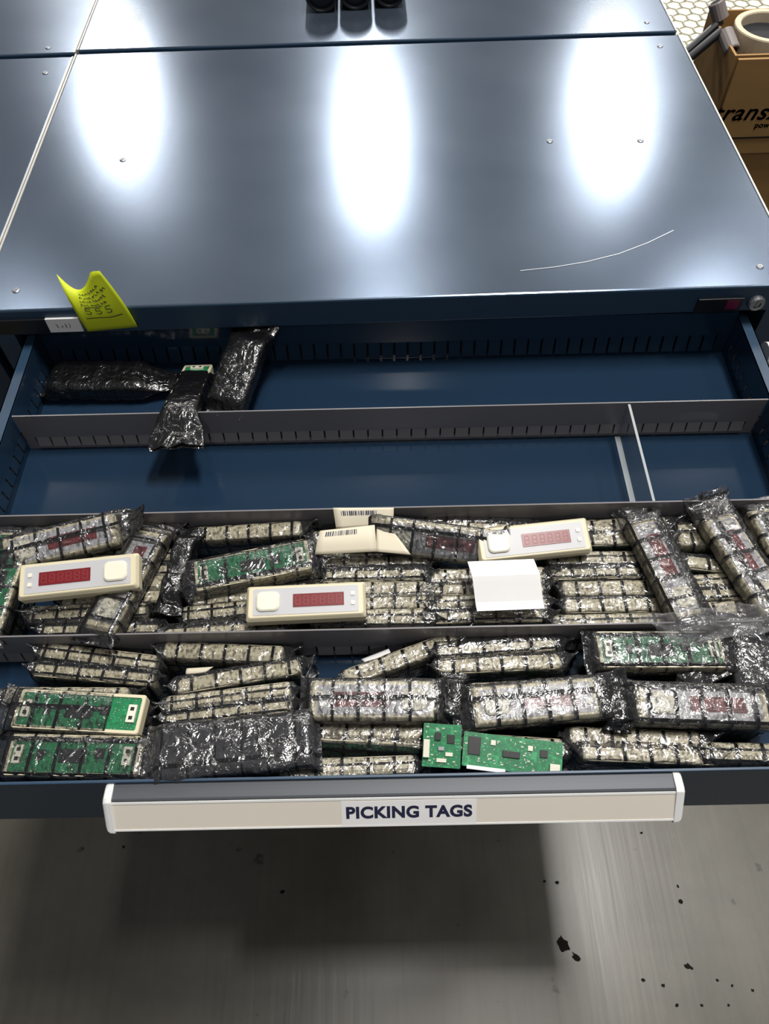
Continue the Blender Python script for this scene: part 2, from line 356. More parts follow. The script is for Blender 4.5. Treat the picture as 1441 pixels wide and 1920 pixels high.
def strokes(rows, surf, rw, parent, name='handwriting', m=None):   # pen strokes as thin ribbons on a surface surf(u,v)->point
    mb = MB()
    for pts in rows:
        for (a, b) in zip(pts[:-1], pts[1:]):
            A, B = Vector(a), Vector(b); d = B - A
            if d.length < 1e-6: continue
            n = Vector((-d.y, d.x)).normalized() * rw
            q = [surf(*(A + n)), surf(*(A - n)), surf(*(B - n)), surf(*(B + n))]
            mb.add(q, [(0, 1, 2, 3)])
    return mb.build(name, m or M['pen'], parent)
rnd = random.Random(3)
rows = []
for cx in (-.374, -.3695, -.365, -.361):
    rows.append([(cx + rnd.uniform(-.0012, .0012), .979 + rnd.uniform(-.004, .004)) for _ in range(4)])
q = strokes(rows, lambda u, v: Vector((u, fy - .0011, v)), .00028, main, 'handwriting', M['ink']); q.location = (-mx0, -my0, 0)
# long curved scratch on the top
sp = [at(px, py, z=1.0) for px, py in ((975, 508), (1040, 501), (1100, 491), (1160, 476), (1215, 455), (1262, 432))]
sm = MB()
for a, b in zip(sp[:-1], sp[1:]):
    n = Vector((-(b - a).y, (b - a).x, 0)).normalized() * .0005
    sm.add([a + n, a - n, b - n, b + n], [(0, 1, 2, 3)][::-1])
o = sm.build('scratch', M['scratch'], main); o.location = (-mx0, -my0, .0004)
# nylon roller seen at the right slide
rl = MB().loft([[(x, -.036 + .013 * math.cos(2*math.pi*k/18), .932 + .013 * math.sin(2*math.pi*k/18)) for k in range(18)] for x in (.4285, .4365)])
o = rl.build('slide_roller', M['cap'], main); o.location = (-mx0, -my0, 0)

# ---------------------------------------------------------------- the drawer (part of the main cabinet)
ZF, ZT = 0.895, 0.950
HW = 0.408
DR = Matrix.Translation((-0.004, 0.0135, 0)) @ Matrix.Rotation(R(-0.85), 4, 'Z')
DRI = DR.inverted()
def slotted(L, z0, z1, s0, s1, pitch, sw, th, proud, face=-1):   # panel along x, thickness in y, with a row of through slots
    mb = MB(); y0, y1 = (0, th)
    mb.box(-L/2, L/2, y0, y1, z0, s0); mb.box(-L/2, L/2, y0, y1, s1, z1)
    n = int((L - .02) / pitch); x = -n * pitch / 2
    ya, yb = (y0 - proud, y1) if face < 0 else (y0, y1 + proud)
    mb.box(-L/2, x - sw/2, y0, y1, s0, s1); mb.box(x + n * pitch + sw/2, L/2, y0, y1, s0, s1)
    for k in range(n):
        a, b = x + k * pitch + sw/2, x + (k + 1) * pitch - sw/2
        pr = proud
        mb.add([(a, ya - pr, s0), (b, ya - pr, s0), (b, yb, s0), (a, yb, s0), (a, y0, s1), (b, y0, s1), (b, yb, s1), (a, yb, s1)],
               [(3,2,1,0),(4,5,6,7),(0,1,5,4),(1,2,6,5),(2,3,7,6),(3,0,4,7)])
    return mb
LD = 0.515
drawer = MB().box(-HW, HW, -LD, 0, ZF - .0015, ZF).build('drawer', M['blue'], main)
drawer.matrix_local = Matrix.Translation((-mx0, -my0, 0)) @ DR
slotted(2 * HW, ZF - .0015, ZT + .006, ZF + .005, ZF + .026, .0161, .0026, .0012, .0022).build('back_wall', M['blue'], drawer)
MB().box(-HW, HW, .005, .006, ZF - .0015, ZT).build('back_wall_shade_sheet', M['dark'], drawer)  # dark sheet added behind the wall slots to stand for the shade there
for s in (-1, 1):
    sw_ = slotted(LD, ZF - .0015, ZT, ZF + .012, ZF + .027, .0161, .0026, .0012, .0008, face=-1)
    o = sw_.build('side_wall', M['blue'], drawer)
    o.rotation_euler = (0, 0, R(90) if s < 0 else R(-90)); o.location = (s * HW, -LD / 2, 0)
    fl = MB().box(min(s * HW, s * (HW + .013)), max(s * HW, s * (HW + .013)), -LD, 0, ZT - .0012, ZT)
    fl.box(min(s * (HW + .0118), s * (HW + .013)), max(s * (HW + .0118), s * (HW + .013)), -LD, 0, ZT - .05, ZT)
    fl.build('wall_flange', M['blue_front'], drawer)
MB().box(-.447, .447, -LD - .0025, -LD, .835, ZT + .001).build('front_panel', M['blue_front'], drawer, bevel=.0006)
# handle: aluminium profile with label face
pL, pR = DRI @ at(215, 1512, z=.938), DRI @ at(1262, 1497, z=.938)
hx0, hx1 = pL.x, pR.x
HY = -LD - .0025
prof = [(HY, .9475), (HY - .0115, .9475), (HY - .0122, .9482), (HY - .0132, .9478), (HY - .0136, .9465), (HY - .0305, .9265), (HY - .0300, .9245), (HY - .027, .9240), (HY - .0115, .9415), (HY, .9435)]
hb = MB().loft([[(x, y, z) for y, z in prof] for x in (hx0, hx1)])
hb.build('handle', M['alu'], drawer)
ca = math.atan2(.0200, .0169)
FN = Vector((0, -math.sin(ca), math.cos(ca)))      # outward normal of the label face
FD = Vector((0, -math.cos(ca), -math.sin(ca)))     # down the face
F0 = Vector((0, HY - .0136, .9465))
def face(u, v, h=0.0): return Vector((u, 0, 0)) + F0 + FD * v + FN * h
def facebox(mb, x0, x1, v0, v1, h0, h1):
    vs = [face(x, v, h) for h in (h0, h1) for x, v in ((x0, v1), (x1, v1), (x1, v0), (x0, v0))]
    return mb.add(vs, [(3, 2, 1, 0), (4, 5, 6, 7), (0, 1, 5, 4), (1, 2, 6, 5), (2, 3, 7, 6), (3, 0, 4, 7)])
facebox(MB(), hx0, hx1, .0002, .0020, .0002, .0012).build('handle_rib', M['cap'], drawer)
facebox(MB(), hx0, hx1, .0024, .0255, .0002, .0008).build('label_strip', M['strip'], drawer)
facebox(MB(), hx0, hx1, .0252, .0266, .0002, .0012).build('handle_rib', M['cap'], drawer)
tl, tr_ = DRI @ at(640, 1520, z=.936), DRI @ at(892, 1516, z=.936)
facebox(MB(), tl.x, tr_.x, .0030, .0250, .0008, .0010).build('paper_label', M['paper'], drawer)
tm = text_mesh('PICKING TAGS', .0150, bold=.0006)
xs = [v.co.x for v in tm.vertices]; wid = max(xs) - min(xs); k = (tr_.x - tl.x) * 0.935 / wid
for v in tm.vertices:
    p = v.co; v.co = face((tl.x + tr_.x) / 2 + p.x * k, .0140 - p.y * 0.95, .0012 + p.z)
mesh_obj('lettering', tm, M['ink'], drawer)
for s, x in ((-1, hx0), (1, hx1)):
    cl = []
    for dx, sc in ((0, 1.06), (.004, 1.05), (.0062, .98), (.0075, .8)):
        cy_, cz_ = HY - .0125, .9375
        cl.append([(x + s * dx, cy_ + (y - cy_) * sc, cz_ + (z - cz_) * sc) for y, z in [(HY, .948), (HY - .0115, .949), (HY - .015, .948), (HY - .0318, .9268), (HY - .0312, .9235), (HY - .027, .9225), (HY - .005, .9260), (HY, .930)]])
    MB().loft(cl).build('end_cap', M['cap'], drawer, bevel=.0006)

# ---------------------------------------------------------------- dividers
def in_drawer(o, ly, lx=0.0, z=0.0, rz=0.0):
    o.matrix_world = DR @ Matrix.Translation((lx, ly, z)) @ Matrix.Rotation(rz, 4, 'Z'); return o
labels = ['smoky grey slotted divider nearest the back wall of the drawer', 'smoky grey slotted divider behind the fuller rear row of bagged tags',
          'smoky grey slotted divider between the two rows of bagged tags']
for ly, lb in zip((-.130, -.2595, -.389), labels):
    o = slotted(2 * HW - .004, ZF + .0005, ZT, ZF + .007, ZF + .020, .0161, .0018, .0015, .0012).build('drawer_divider', M['divider'])
    MB().box(-HW + .01, HW - .01, .0017, .0022, ZF + .0005, ZF + .022).build('slot_shade_strip', M['dark'], o)  # dark strip added behind the divider so its slots look shaded
    in_drawer(o, ly); tag(o, lb, 'divider', 'long drawer dividers')
ca_, cb_ = DRI @ at(1187, 760, z=ZT), DRI @ at(1217, 938, z=ZT)
cross = thing('cross_divider', 'clear acrylic cross divider standing in the empty second compartment', 'divider')
yy0, yy1 = -.2578, -.132
cross.matrix_world = DR @ Matrix.Translation(((ca_.x + cb_.x) / 2, (yy0 + yy1) / 2, ZF))
hl = (yy1 - yy0) / 2
MB().box(-.0011, .0011, -hl, hl, .0004, ZT - ZF - .0008).build('pane', M['acrylic'], cross)
MB().box(-.0013, .0013, -hl, hl, ZT - ZF - .0008, ZT - ZF).build('polished_edge', M['acrylic_edge'], cross)
MB().box(-.0030, .0030, -hl, hl, .0003, .0010).build('foot_edge', M['acrylic_edge'], cross)

# ---------------------------------------------------------------- picking tags and their bags
TL, TW, TT = 0.108, 0.034, 0.0145
def tag_meshes():
    ms = {}
    h = MB(); r = .0025
    lo = [rrect(TL - .006, TW - .006, r * .7, -TT/2 + .0025), rrect(TL - .006, TW - .006, r * .7, -TT/2), rrect(TL - .001, TW - .001, r, -TT/2), rrect(TL, TW, r, -TT/2 + .001),
          rrect(TL, TW, r, TT/2 - .004), rrect(TL - .0035, TW - .0035, r, TT/2 - .0008), rrect(TL - .005, TW - .005, r, TT/2)]
    h.loft(lo); ms['housing'] = h.mesh('housing')
    p = MB().loft([rrect(TL - .013, TW - .0085, .0015, TT/2), rrect(TL - .0132, TW - .0087, .0015, TT/2 + .0004)], cap0=False); ms['face_panel'] = p.mesh('face_panel')
    d = MB().loft([rrect(.046, .0125, .0004, TT/2 + .0003, cx=.0115), rrect(.046, .0125, .0004, TT/2 + .0009, cx=.0115)], cap0=False); ms['display'] = d.mesh('display')
    g = MB()
    for k in range(6):                                 # six seven-segment figures
        x = .0115 + (k - 2.5) * .0074
        for (a, b, c, e) in ((-.002, .002, .0036, .0042), (-.002, .002, -.0003, .0003), (-.002, .002, -.0042, -.0036), (-.0024, -.0018, .0004, .0036), (.0018, .0024, .0004, .0036), (-.0024, -.0018, -.0036, -.0004), (.0018, .0024, -.0036, -.0004)):
            g.add([(x + a, c, TT/2 + .00105), (x + b, c, TT/2 + .00105), (x + b, e, TT/2 + .00105), (x + a, e, TT/2 + .00105)], [(0, 1, 2, 3)])
    ms['digits'] = g.mesh('digits')
    b = MB().loft([rrect(.021, .0185, .005, TT/2 + .0003, cx=-.034), rrect(.021, .0185, .005, TT/2 + .0018, cx=-.034), rrect(.0185, .016, .0045, TT/2 + .0028, cx=-.034)], cap0=False); ms['button'] = b.mesh('button')
    s = MB()
    ms['small_button'] = MB().loft([rrect(.0036, .0036, .0006, TT/2 + .0003), rrect(.0036, .0036, .0006, TT/2 + .0012)], cap0=False).mesh('small_button')
    c = MB().loft([rrect(TL - .0065, TW - .0065, .001, -TT/2 + .0024), rrect(TL - .0065, TW - .0065, .001, -TT/2 + .0009)]); ms['circuit_board'] = c.mesh('circuit_board')
    ch = MB().box(-.011, .011, -.005, .006, -TT/2 - .0006, -TT/2 + .001).box(.018, .026, -.006, .002, -TT/2 - .0004, -TT/2 + .001).box(-.03, -.024, -.004, .004, -TT/2 - .0004, -TT/2 + .001)
    ms['chip'] = ch.mesh('chip')
    cn = MB()
    cn.box(-.0035, .0035, -.0075, .0075, -.0022, .001)
    ms['connector'] = cn.mesh('connector')
    cs = MB()
    for y in (-.0038, .0038): cs.box(-.0016, .0016, y - .0015, y + .0015, -.0024, -.0021)
    ms['connector_hole'] = cs.mesh('connector_hole')
    for k, mm in dict(housing='cream', face_panel='facegrey', display='display', digits='digit', button='button', small_button='button', circuit_board='pcb', chip='chip', connector='conn', connector_hole='chip').items():
        ms[k].materials.append(M[mm])
    return ms
TM = tag_meshes()

def bag_mesh(name, seed, x0, x1, t0, t1, amp=.0011, tamp=.004, curl0=0.0, curl1=0.0, L=TL, Wd=TW, T=TT, nu=36, nv=28, slack=.0012, twist1=0.0, taper1=1.0, taper0=1.0, open1=False, top=.0026):
    """film sleeve round a box: x0..x1 hugs the contents, t0/t1 are the flat tails, curl lifts or drops the tail end"""
    vs, fs, uvs = [], [], []
    total = (x1 - x0) + t0 + t1
    per = 2 * (Wd + T)
    for i in range(nu + 1):
        s = x0 - t0 + total * i / nu
        if s < x0: k = (x0 - s) / t0; cu, tp = curl0, taper0
        elif s > x1: k = (s - x1) / t1; cu, tp = curl1, taper1
        else: k = 0; cu, tp = 0, 1
        if open1 and s > x1: k = 0
        e = k * k * (3 - 2 * k)
        hw = (Wd/2 + slack) * (1 - e) + (Wd/2 + .006) * tp * e
        ht = (T/2 + slack) * (1 - min(1, e * 1.6)) + .0007 * min(1, e * 1.6)
        dz = cu * (k ** 1.6)
        tw = twist1 * k if s > x1 else 0
        for j in range(nv + 1):
            a = 2 * math.pi * (j % nv) / nv
            c, sn = math.cos(a), math.sin(a)
            n = 5.0
            rr = (abs(c) ** n + abs(sn) ** n) ** (-1 / n)
            y, z = hw * rr * c, ht * rr * sn + (top * (1 - min(1, e * 1.6)) if sn > 0 else 0)
            am = amp * (1 - k) + tamp * k
            q = Vector((s * 55, y * 55 + seed * 7.3, z * 55 + seed))
            d1 = noise.noise(q); d2 = noise.noise(q * 2.3 + Vector((5, 1, 3)))
            off = abs(d1) * am + abs(d2) * am * .5
            y += (off if y > 0 else -off) * .8 * abs(c) * (1 - .5 * k); z += (off if z > 0 else -off) * abs(sn) * (1 if k < .3 else .5)
            wv = tamp * k * noise.noise(Vector((s * 38, y * 70, seed * 2.7)))
            z += dz + wv
            if tw: y, z = y * math.cos(tw) - z * math.sin(tw), y * math.sin(tw) + z * math.cos(tw)
            vs.append((s + noise.noise(Vector((y * 60, z * 60, seed + i))) * .002 * k, y, z)); uvs.append((s + .011 + seed * .0037, per * j / nv + seed * .0051))
    w_ = nv + 1
    for i in range(nu):
        for j in range(nv):
            fs.append((i * w_ + j, i * w_ + j + 1, (i + 1) * w_ + j + 1, (i + 1) * w_ + j))
    me = bpy.data.meshes.new(name); me.from_pydata(vs, [], fs)
    ul = me.uv_layers.new(name='UVMap')
    for l in me.loops: ul.data[l.index].uv = uvs[l.vertex_index]
    for p in me.polygons: p.use_smooth = True
    me.update(); return me
h = TL / 2 + .001
BAGS = [bag_mesh('film_bag', 11, -h, h, .010, .016, curl1=-.003),
        bag_mesh('film_bag', 12, -h, h, .014, .010, curl0=.004, amp=.0014),
        bag_mesh('film_bag', 13, -h, h, .008, .012, curl1=.005),
        bag_mesh('film_bag', 14, -h, h, .012, .008, amp=.0016),
        bag_mesh('film_bag', 15, -h, h, .016, .024, curl0=.006, curl1=.012, amp=.002, tamp=.007)]
BAG_FLAP = bag_mesh('film_bag', 21, -h, h, .055, .012, curl0=-.003, curl1=.004, amp=.002, tamp=.012, taper0=1.5)
BAG_SHORT = bag_mesh('film_bag', 22, -h, .020, .016, .006, amp=.0012, open1=True)
BAG_PEAK = bag_mesh('film_bag', 23, -h, h, .010, .030, curl1=.030, amp=.0016, tamp=.008, taper1=.35)
BAG_TWIST = bag_mesh('film_bag', 24, -h, h, .030, .012, curl0=.004, amp=.0018, tamp=.011, taper0=.5)
for b in BAGS + [BAG_FLAP, BAG_SHORT, BAG_PEAK, BAG_TWIST]: b.materials.append(M['bag'])

def put(parent, key, name=None, loc=None, rot=None):
    o = link(bpy.data.objects.new(name or key, TM[key])); o.parent = parent
    if loc: o.location = loc
    if rot: o.rotation_euler = rot
    return o
def make_tag(name, label, cat, group, pos, yaw, roll=0.0, pitch=0.0, bag=None, front=True, back=True, z_is='center', full=True):
    t = thing(name, label, cat, pos, group)
    t.rotation_mode = 'XYZ'
    t.matrix_world = Matrix.Translation(pos) @ Matrix.Rotation(yaw, 4, 'Z') @ Matrix.Rotation(pitch, 4, 'Y') @ Matrix.Rotation(roll, 4, 'X')
    put(t, 'housing')
    if front:
        put(t, 'face_panel'); d = put(t, 'display'); put(d, 'digits')
        put(t, 'button')
        if full:
            for y in (-.0045, .0045): put(t, 'small_button', loc=(.0425, y, 0))
    if back:
        c = put(t, 'circuit_board')
        if full:
            put(c, 'chip')
            for x in (-.045, .045):
                cn = put(c, 'connector', loc=(x, 0, -TT/2 + .0008))
            # the holes of the sockets sit on the board as its own pieces
            for x in (-.045, .045): put(c, 'connector_hole', loc=(x, 0, -TT/2 + .0008))
    if bag is not None:
        o = link(bpy.data.objects.new('bag', bag)); o.parent = t
    return t
ROLLIMG = 1.2
def flat(px, py, ang, zc, name, label, group, bag, pcb=False, flip=False, lean=0.0, pitch=0.0, cat='picking tag'):
    """a tag lying on its back (or face down: pcb) whose upper face centre shows at the pixel"""
    p = at(px, py, z=zc + TT / 2); p.z = zc
    yaw = R(ang - ROLLIMG + (180 if flip else 0))
    return make_tag(name, label, cat, group, p, yaw, (math.pi if pcb else 0) + R(lean) * (-1 if flip else 1), R(pitch), bag, front=not pcb, back=pcb)
ctr = [0]
ZE = ZF + TW / 2 + .003
def clamp(p, pad=.0098):
    q = DRI @ p
    lo, hi = (-LD + pad + .003, -.389 - pad) if q.y < -.384 else (-.389 + pad + .0015, -.2595 - pad)
    q.y = min(max(q.y, lo), hi); q.x = min(max(q.x, -HW + TL / 2 + .004), HW - TL / 2 - .004)
    return DR @ q
def edge(px, py, ang, label, group, lean=0.0, dz=0.0, show=False, dark=False):
    """a bagged tag standing on its long edge, its upper edge showing at the pixel"""
    p = at(px, py, z=ZE + TW / 2 + dz); p.z = ZE + dz
    if ang < 60: p = clamp(p)
    ctr[0] += 1; k = ctr[0]; rr = random.Random(k * 13)
    yaw = R(ang - ROLLIMG + rr.uniform(-.8, .8) + (180 if k % 2 else 0)); 
    roll = R(90 + rr.uniform(-4, 4)) if not show else R(90)
    roll -= R(lean) * (1 if not k % 2 else -1)
    p += Vector((rr.uniform(-.0015, .0015), 0, 0))
    return make_tag('bagged_picking_tag', label, 'picking tag', group, p, yaw, roll, R(rr.uniform(-1.2, 1.2)), BAGS[k % 4], front=show, back=True, full=False)

ordn = ['first', 'second', 'third', 'fourth', 'fifth', 'sixth', 'seventh', 'eighth', 'ninth']
def column(desc, items, group):
    items = sorted(items, key=lambda i: i[1])
    kept, last = [], []
    for it in items:                                   # leave out tags that the compartment walls would push into a neighbour
        q = clamp(at(it[0], it[1], z=ZE + TW / 2))
        if any(abs(q.x - l.x) < .08 and abs(q.y - l.y) < .0122 for l in last): continue
        last.append(q); kept.append(it)
    for i, it in enumerate(kept):
        px, py, ang = it[:3]; kw = it[3] if len(it) > 3 else {}
        edge(px, py, ang, 'bagged tag on edge, %s from back, %s' % (ordn[i], desc), group, **kw)
G3, G4 = 'bagged tags on edge in the rear row', 'bagged tags on edge in the front row'
column('stack under the leftmost bare tag', [(222, 1000, 1), (226, 1043, 0), (222, 1068, 1), (228, 1092, -1), (222, 1117, 1), (160, 1146, 2), (190, 1178, 1)], G3)
column('stack left of the centre bare tag', [(462, 985, 2), (458, 1006, 1), (470, 1112, 6), (450, 1140, 6), (420, 1181, 3)], G3)
column('stack right of the centre bare tag', [(690, 1003, 1), (692, 1024, 0), (695, 1048, 0), (694, 1074, 0), (696, 1102, 0), (695, 1128, 1), (694, 1154, 0), (690, 1180, 1)], G3)
column('stack under the creased white paper', [(900, 985, -4), (915, 1076, 1), (912, 1102, 0), (916, 1128, 1), (914, 1154, 0), (920, 1180, 1)], G3)
column('stack right of the creased white paper', [(1150, 984, 1), (1150, 1008, 0), (1138, 1046, 0), (1140, 1072, 0), (1160, 1102, 0), (1165, 1132, 1), (1150, 1165, 1)], G3)
column('stack between the two lengthwise bagged tags', [(1372, 985, 1), (1376, 1010, 0), (1370, 1060, -8), (1378, 1086, 3), (1372, 1112, 0), (1378, 1140, 1), (1372, 1168, 0)], G3)
edge(30, 1085, 86, 'bagged tag on edge pointing away along the left end of the rear row', G3)
column('front row at the far left', [(182, 1229, -8), (172, 1262, -6), (120, 1305, -2), (150, 1340, 0), (140, 1378, 0), (130, 1420, 0), (135, 1450, 0)], G4)
column('slanted stack in front row, left of centre', [(420, 1213, -4), (450, 1268, 10), (426, 1308, 6), (428, 1336, 5), (430, 1372, 4), (436, 1412, 3), (440, 1446, 3)], G4)
column('front row at the centre', [(700, 1290, 0), (704, 1332, 0), (692, 1369, -1), (685, 1398, -4, dict(lean=32, show=True)), (655, 1449, 1)], G4)
column('front row behind the bare green boards', [(752, 1232, 20), (930, 1212, 4), (935, 1244, 2), (1000, 1290, 3), (1004, 1335, 3), (930, 1392, -4)], G4)
column('front row near the right end', [(1240, 1240, -2), (1300, 1300, -2), (1310, 1345, -2), (1190, 1382, -3), (1215, 1414, -2), (1300, 1453, 0)], G4)
edge(1445, 1412, -2, 'bagged tag on edge cut off by the right side of the photo', G4)

ZL = ZE + TW / 2 + .0085 + .0015       # centre height of tags lying on the standing ones
GF = 'bagged tags lying on top'
FLAT = [
 (112, 1012, 16, 'lying face up at the far left, red display left, bag end sticking up', BAG_PEAK, dict(lean=14)),
 (237, 1083, 73, 'lying lengthwise under the leftmost bare tag, red display at its far end', BAGS[1], dict(lean=-8)),
 (473, 1058, 12, 'lying with its green board up, left of the paper slips', BAG_TWIST, dict(pcb=True)),
 (822, 1008, -10, 'lying crumpled between the paper slips and the right bare tag', BAG_TWIST, dict(lean=35)),
 (1250, 1060, 103, 'lying lengthwise with red display, below the end of the clear divider', BAG_FLAP, {}),
 (1400, 1052, 106, 'lying lengthwise with red display, near the right side wall', BAGS[4], {}),
 (1478, 1040, 98, 'lying lengthwise against the right side wall', BAGS[0], {}),
 (-4, 1090, 88, 'lying lengthwise with green board up at the left photo edge', BAGS[2], dict(pcb=True)),
 (148, 1333, -4, 'with green board up, half pulled out of its bag at the left', BAG_SHORT, dict(pcb=True)),
 (136, 1416, -2, 'with green board up, in the front left corner of the drawer', BAGS[4], dict(pcb=True, dz=-.003)),
 (700, 1310, -1, 'lying face up at the centre of the front row, red display left', BAGS[3], dict(flip=True, lean=6)),
 (1006, 1313, 4, 'lying face up with red display, just behind the bare green boards', BAGS[4], dict(lean=4)),
 (1318, 1319, -3, 'lying face up with red display at the right end of the front row', BAGS[1], dict(lean=6)),
 (1238, 1217, -1, 'with green board up below the loose clear bag flap', BAGS[0], dict(pcb=True)),
]
for px, py, ang, d, bag, kw in FLAT:
    kw = dict(kw); dz = kw.pop('dz', 0)
    tg = flat(px, py, ang, ZL + dz, 'bagged_picking_tag', 'bagged tag ' + d, GF, bag, **kw)
    if bag is BAG_FLAP: flap_owner = tg
fc = [at(px, py, z=z) for px, py, z in ((1190, 1158, ZL + .012), (1452, 1128, ZL + .014), (1450, 1190, ZT + .004), (1265, 1214, ZT + .004))]
n = 26; inv = flap_owner.matrix_world.inverted(); vs = []
for j in range(n + 1):
    for i in range(n + 1):
        u, v = i / n, j / n
        p = (fc[0] * (1 - u) + fc[1] * u) * (1 - v) + (fc[3] * (1 - u) + fc[2] * u) * v
        p.z += .010 * noise.noise(Vector((u * 5, v * 3.5, 2.2))) + .005 * noise.noise(Vector((u * 13, v * 8, 5))) + .004
        vs.append(inv @ p)
MB().add(vs, [(j*(n+1)+i, (j+1)*(n+1)+i, (j+1)*(n+1)+i+1, j*(n+1)+i+1) for j in range(n) for i in range(n)]).build('film_flap', M['clearfilm'], flap_owner, smooth=True)
ZB = ZL + TT + .003
flat(146, 1076, 6, ZB, 'picking_tag', 'bare cream picking tag with white button at its right end', 'bare picking tags', None, flip=True, lean=12, pitch=0)
flat(573, 1124, 2, ZL + .004, 'picking_tag', 'bare cream picking tag at the centre, white button at its left end', 'bare picking tags', None, lean=6)
flat(1000, 1008, 6, ZL + .006, 'picking_tag', 'bare cream picking tag above the folded white paper, small square keys at right', 'bare picking tags', None, lean=16)

# dark bags: black film with contents that do not show
def dark_bag(label, px, py, ang, zc, me, m, pitch=0.0, group=None):
    p = at(px, py, z=zc + .006); p.z = zc
    me.materials.append(m)
    o = mesh_obj('antistatic_bag', me); o.matrix_world = Matrix.Translation(p) @ Matrix.Rotation(R(ang), 4, 'Z') @ Matrix.Rotation(R(pitch), 4, 'Y')
    return tag(o, label, 'bag', group)
GB = 'dark antistatic bags'
dark_bag('shiny black antistatic bag lying against the left side wall, pointed at right', 200, 708, -3, ZF + .014,
         bag_mesh('black_bag', 31, -.062, .03, .012, .062, amp=.004, tamp=.005, Wd=.044, T=.020, taper1=.45, taper0=.9), M['bagdark'], group=GB)
o = dark_bag('shiny black antistatic bag leaning up the back wall, third from left', 455, 690, 70, ZF + .018,
         bag_mesh('black_bag', 32, -.042, .030, .020, .030, amp=.003, tamp=.005, Wd=.042, T=.016, taper1=1.05, taper0=.85), M['bagdark'], group=GB)
eT = at(474, 624, y=-.002); eB = at(424, 764, y=-.092)
dv = (eT - eB).normalized()
o.matrix_world = Matrix.Translation(eB.lerp(eT, .5)) @ Matrix.Rotation(math.atan2(dv.y, dv.x), 4, 'Z') @ Matrix.Rotation(-math.asin(dv.z), 4, 'Y')
dark_bag('dark grey grid bag lying along the front left of the drawer', 440, 1398, 4, ZL,
         bag_mesh('grey_bag', 33, -.060, .062, .014, .008, amp=.003, tamp=.004, Wd=.040, T=.014, slack=.003), M['baggrey'], group=GB)
dark_bag('dark grey grid bag standing in the right end of the front row', 1425, 1228, 84, ZL - .008,
         bag_mesh('grey_bag', 34, -.03, .03, .01, .012, amp=.003, tamp=.005, Wd=.05, T=.016, slack=.003), M['baggrey'], group=GB)
dark_bag('crumpled black bag end between the green board tag and the left stack', 335, 1062, 82, ZL - .004,
         bag_mesh('black_bag', 35, -.028, .025, .02, .022, amp=.004, tamp=.008, Wd=.014, T=.012, slack=.002), M['bagdark'], group=GB)
dark_bag('crumpled black bag end right of the centre face-up bagged tag', 848, 1308, 80, ZL - .004,
         bag_mesh('black_bag', 36, -.016, .014, .01, .01, amp=.004, tamp=.006, Wd=.012, T=.012, slack=.002), M['bagdark'], group=GB)
dark_bag('crumpled black bag end between the two right face-up bagged tags', 1156, 1312, 82, ZL - .004,
         bag_mesh('black_bag', 37, -.018, .016, .008, .008, amp=.004, tamp=.006, Wd=.010, T=.012, slack=.002), M['bagdark'], group=GB)
# tag in a dark bag hung over the first divider
pA = at(372, 688, z=ZF + .018); pA.z = ZF + .012
pB = at(332, 768, z=ZT + .012); pB.z = ZT + .004
dirv = (pB - pA).normalized()
mid = pA + dirv * (TL / 2)
yaw = math.atan2(dirv.y, dirv.x); pit = -math.asin(dirv.z)
t = make_tag('bagged_picking_tag', 'picking tag in dark bag draped over the rear divider, green end showing', 'picking tag', None, mid, yaw, math.pi, pit, None, front=False, back=True)
me = bag_mesh('dark_sleeve', 41, -TL/2 + .022, TL/2 + .002, .004, .045, amp=.002, tamp=.007, curl1=.022, taper1=1.25); me.materials.append(M['bagdark'])
mesh_obj('bag', me, None, t)

# ---------------------------------------------------------------- bare circuit boards
def bare_board(label, px, py, ang, L_, W_, zc, lean, chips, conn=True):
    p = at(px, py, z=zc); p.z = zc
    t = thing('circuit_board', label, 'circuit board', p, 'bare green circuit boards')
    t.matrix_world = Matrix.Translation(p) @ Matrix.Rotation(R(ang), 4, 'Z') @ Matrix.Rotation(R(lean), 4, 'X')
    MB().loft([rrect(L_, W_, .001, -.0008), rrect(L_, W_, .001, .0008)]).build('board', M['pcb'], t)
    for x0, x1, y0, y1, hh, mm, nm in chips:
        MB().box(x0, x1, y0, y1, .0008, hh).build(nm, M[mm], t, bevel=.0002)
    rq = random.Random(int(px)); cm = MB()
    for _ in range(int(L_ * W_ * 26000)):
        x, y = rq.uniform(-L_/2 + .002, L_/2 - .003), rq.uniform(-W_/2 + .002, W_/2 - .002); a, b = rq.choice(((.0016, .0008), (.0008, .0016), (.0022, .0012)))
        if any(x0 - .0015 < x < x1 + .0015 and y0 - .0015 < y < y1 + .0015 for x0, x1, y0, y1, *_r2 in chips): continue
        cm.box(x - a / 2, x + a / 2, y - b / 2, y + b / 2, .0007, .0014)
    cm.build('solder_parts', M['solder'], t)
    return t
bare_board('small square green circuit board with white connector at its left', 828, 1398, -6, .031, .034, ZL + .004, 16,
           [(-.015, -.010, -.010, .004, .005, 'conn', 'connector'), (-.006, -.001, .004, .010, .003, 'chip', 'chip'), (.003, .009, -.008, -.005, .002, 'conn', 'resistor'),
            (-.004, .004, -.013, -.010, .002, 'conn', 'resistor'), (.004, .010, .002, .009, .002, 'chip', 'chip'), (-.003, .002, -.004, -.001, .002, 'steel', 'resistor')])
bare_board('long bare green circuit board with black chip by the drawer front', 960, 1414, -9, .080, .027, ZL + .002, 14,
           [(-.008, .006, -.003, .002, .0025, 'chip', 'chip'), (-.036, -.026, -.004, .010, .002, 'chip', 'chip'), (.030, .038, -.011, -.004, .004, 'conn', 'connector'),
            (-.036, -.005, -.0155, -.0125, .003, 'paper', 'connector_strip'), (.012, .016, .004, .008, .002, 'conn', 'resistor'), (-.018, -.014, .005, .009, .002, 'conn', 'resistor'), (.022, .028, .0, .006, .002, 'chip', 'chip')])

